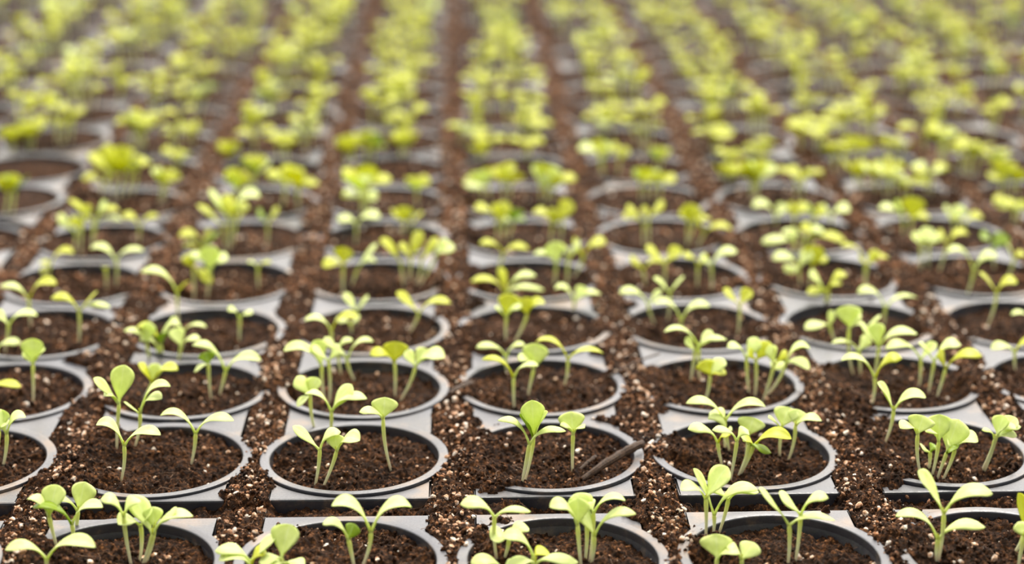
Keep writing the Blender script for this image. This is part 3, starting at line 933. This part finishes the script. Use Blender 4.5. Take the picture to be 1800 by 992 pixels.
# ------------------------------------------------------------------ grains, crumbs and fibres
ICO_V = None
import bmesh
bm = bmesh.new(); bmesh.ops.create_icosphere(bm, subdivisions=1, radius=1.0)
ICO1_V = np.array([v.co[:] for v in bm.verts]); ICO1_F = np.array([[v.index for v in f.verts] for f in bm.faces]); bm.free()
bm = bmesh.new(); bmesh.ops.create_icosphere(bm, subdivisions=2, radius=1.0)
ICO2_V = np.array([v.co[:] for v in bm.verts]); ICO2_F = np.array([[v.index for v in f.verts] for f in bm.faces]); bm.free()
def scatter(n, y0, y1, sizes, chan_bias, seed, V0, F0, sink=0.3, flat=(0.6, 1.0)):
    g_ = np.random.default_rng(seed)
    y = y0 + (y1 - y0) * g_.random(n * 6)
    hw = 0.30 * y + 0.05
    x = (g_.random(n * 6) * 2 - 1) * hw + 0.02 * y
    dx = np.abs((x - X0) / P - np.round((x - X0) / P))
    pr = np.where(dx > 0.40, 1.0, chan_bias)
    pr = pr * (0.4 + 0.6 * (vnoise(x, y, 0.02, 88) > -0.1))
    sb = soil_base(x, y)
    plate = (dx < 0.40) & (sb < -0.0035) & (np.abs(sb + 0.006) < 0.0012)
    keep = (g_.random(n * 6) < pr) & (sb > -0.0085) & ~plate
    x, y = x[keep][:n], y[keep][:n]
    z = soil_z(x, y)
    m = len(x)
    s = sizes[0] + (sizes[1] - sizes[0]) * g_.random(m) ** 2.6
    sc = s[:, None] * (flat[0] + (flat[1] - flat[0]) * g_.random((m, 3)))
    ang = g_.random(m) * 6.28
    jit = 1 + 0.28 * (g_.random((m, len(V0))) - 0.5) * 2
    v = V0[None] * jit[..., None] * sc[:, None, :]
    ca, sa = np.cos(ang)[:, None], np.sin(ang)[:, None]
    vx = v[..., 0] * ca - v[..., 1] * sa; vy = v[..., 0] * sa + v[..., 1] * ca
    tl = (g_.random(m) - 0.5)[:, None] * 1.2
    vz = v[..., 2] * np.cos(tl) + vx * np.sin(tl)
    vv = np.stack([vx + x[:, None], vy + y[:, None], vz + (z + s * (1 - 2 * sink) * 0.5)[:, None]], -1).reshape(-1, 3)
    ff = (F0[None] + (np.arange(m) * len(V0))[:, None, None]).reshape(-1, 3)
    return vv, ff
def merged(name, parts, m, label, cat, smooth=False):
    V, F, o_ = [], [], 0
    for v, f in parts: V.append(v); F.append(f + o_); o_ += len(v)
    o = link(name, np_mesh(name, np.vstack(V), np.vstack(F), smooth), m); tag(o, label, cat, kind='stuff'); return o
merged('perlite_grains', [scatter(5200, 0.72, 1.10, (0.00028, 0.0022), 0.20, 1, ICO1_V, ICO1_F),
                          scatter(4200, 1.10, 1.6, (0.0005, 0.0026), 0.35, 2, ICO1_V, ICO1_F),
                          scatter(3500, 1.6, 2.6, (0.0008, 0.0028), 0.35, 3, ICO1_V, ICO1_F)],
       M_PERL, 'small whitish and tan perlite grains sprinkled over the soil', 'perlite')
merged('soil_crumbs', [scatter(15000, 0.72, 1.05, (0.0004, 0.0017), 0.9, 11, ICO2_V, ICO2_F, 0.2, (0.5, 1.0)),
                       scatter(8000, 1.05, 1.5, (0.0008, 0.0022), 0.9, 12, ICO1_V, ICO1_F, 0.2, (0.5, 1.0))],
       M_SOIL, 'loose dark brown soil crumbs lying on the peat', 'soil crumbs', True)
merged('dry_soil_crumbs', [scatter(9000, 0.72, 1.2, (0.0003, 0.0014), 0.12, 21, ICO1_V, ICO1_F, 0.35), scatter(24000, 1.15, 2.7, (0.0009, 0.0026), 0.22, 22, ICO1_V, ICO1_F, 0.25)],
       M_DRY, 'dry reddish-brown soil crumbs along the channels between pots', 'soil crumbs')
# fibres
g_ = np.random.default_rng(77)
FV, FF, o_ = [], [], 0
for k in range(1500):
    y = 0.73 + 0.42 * g_.random() ** 1.3; x = (g_.random() * 2 - 1) * (0.3 * y + 0.03) + 0.02 * y
    dxp = abs((x - X0) / P - round((x - X0) / P))
    sb = float(soil_base(s1(x), s1(y))[0])
    if dxp < 0.40 and abs(sb + 0.006) < 0.0014: continue
    L = 0.002 + 0.009 * g_.random() ** 2; a = g_.random() * 6.28; cv = (g_.random() - 0.5) * 3
    n = 6; pts = []
    for q in range(n + 1):
        t = q / n; pts.append((x, y)); x += math.cos(a) * L / n; y += math.sin(a) * L / n; a += cv / n
    pts = np.array(pts); zz = soil_z(pts[:, 0], pts[:, 1]); zz = np.maximum(zz, np.mean(zz)) + 0.0002
    zz = zz + np.sin(np.linspace(0, math.pi, n + 1)) * 0.0015 * g_.random()
    r = 0.00006 + 0.00012 * g_.random()
    for q in range(n + 1):
        t = pts[min(q + 1, n)] - pts[max(q - 1, 0)]; t = t / (np.linalg.norm(t) + 1e-9)
        for c_, s_ in ((1, 0), (-0.5, 0.87), (-0.5, -0.87)):
            FV.append((pts[q, 0] - t[1] * r * c_, pts[q, 1] + t[0] * r * c_, zz[q] + r * s_))
    for q in range(n):
        for c_ in range(3):
            c2 = (c_ + 1) % 3
            FF.append((o_ + q * 3 + c_, o_ + q * 3 + c2, o_ + q * 3 + 3 + c2, o_ + q * 3 + 3 + c_))
    o_ += 3 * (n + 1)
o = link('peat_fibres', np_mesh('peat_fibres', np.array(FV), np.array(FF)), M_FIBRE)
tag(o, 'fine brown root fibres tangled on the peat soil', 'fibres', kind='stuff')

# ------------------------------------------------------------------ bark twigs
def twig(name, a, b, r, flat, label, seed, lift0=0.0, lift1=0.0):
    rr = random.Random(seed)
    xa, ya = unproject(*a, 0.0); za = float(soil_base(s1(xa), s1(ya))[0]) + lift0
    xa, ya = unproject(*a, za)
    xb, yb = unproject(*b, lift1)
    A_, B_ = Vector((xa, ya, za)), Vector((xb, yb, lift1))
    d = B_ - A_; t = d.normalized(); s_ = t.cross(Vector((0, 0, 1))).normalized(); u_ = s_.cross(t)
    n, k = 16, 10; V, F = [], []
    for q in range(n + 1):
        f_ = q / n; c = A_ + d * f_ + u_ * (0.03 * d.length * math.sin(f_ * 3.1)) + s_ * rr.uniform(-.0002, .0002)
        w_ = r * (0.75 + 0.35 * f_) * rr.uniform(0.9, 1.1) * (0.7 if q in (0, n) else 1)
        for m in range(k):
            an = 2 * math.pi * m / k; j_ = rr.uniform(0.9, 1.1)
            V.append(tuple(c + s_ * (math.cos(an) * w_ * j_) + u_ * (math.sin(an) * w_ * flat * j_) - A_))
    for q in range(n):
        for m in range(k):
            m2 = (m + 1) % k; F.append((q * k + m, q * k + m2, (q + 1) * k + m2, (q + 1) * k + m))
    F.append(tuple(range(k))[::-1]); F.append(tuple(n * k + m for m in range(k)))
    me = bpy.data.meshes.new(name); me.from_pydata(V, [], F)
    o = link(name, me, M_BARK, None, A_); tag(o, label, 'twig')
twig('bark_twig', (1022, 845), (1131, 779), 0.0023, 0.95, 'long dark bark twig leaning across the right rim of the middle pot, second row', 1, -0.001, 0.006)
twig('bark_twig', (1013, 832), (1048, 802), 0.0012, 0.6, 'short brown bark sliver half buried left of the long dark twig', 2, 0.0, 0.0035)
twig('bark_twig', (790, 691), (830, 672), 0.0022, 0.5, 'stubby brown bark chip at left edge of middle pot, third row', 3, 0.003, 0.005)
twig('bark_twig', (1070, 662), (1160, 622), 0.0008, 0.6, 'thin tan twig lying right of the middle pot in third row', 4, 0.001, 0.004)
twig('bark_twig', (1765, 823), (1780, 806), 0.0009, 0.7, 'small reddish-brown twig standing by the rightmost seedlings of the second row', 5, 0.0, 0.006)
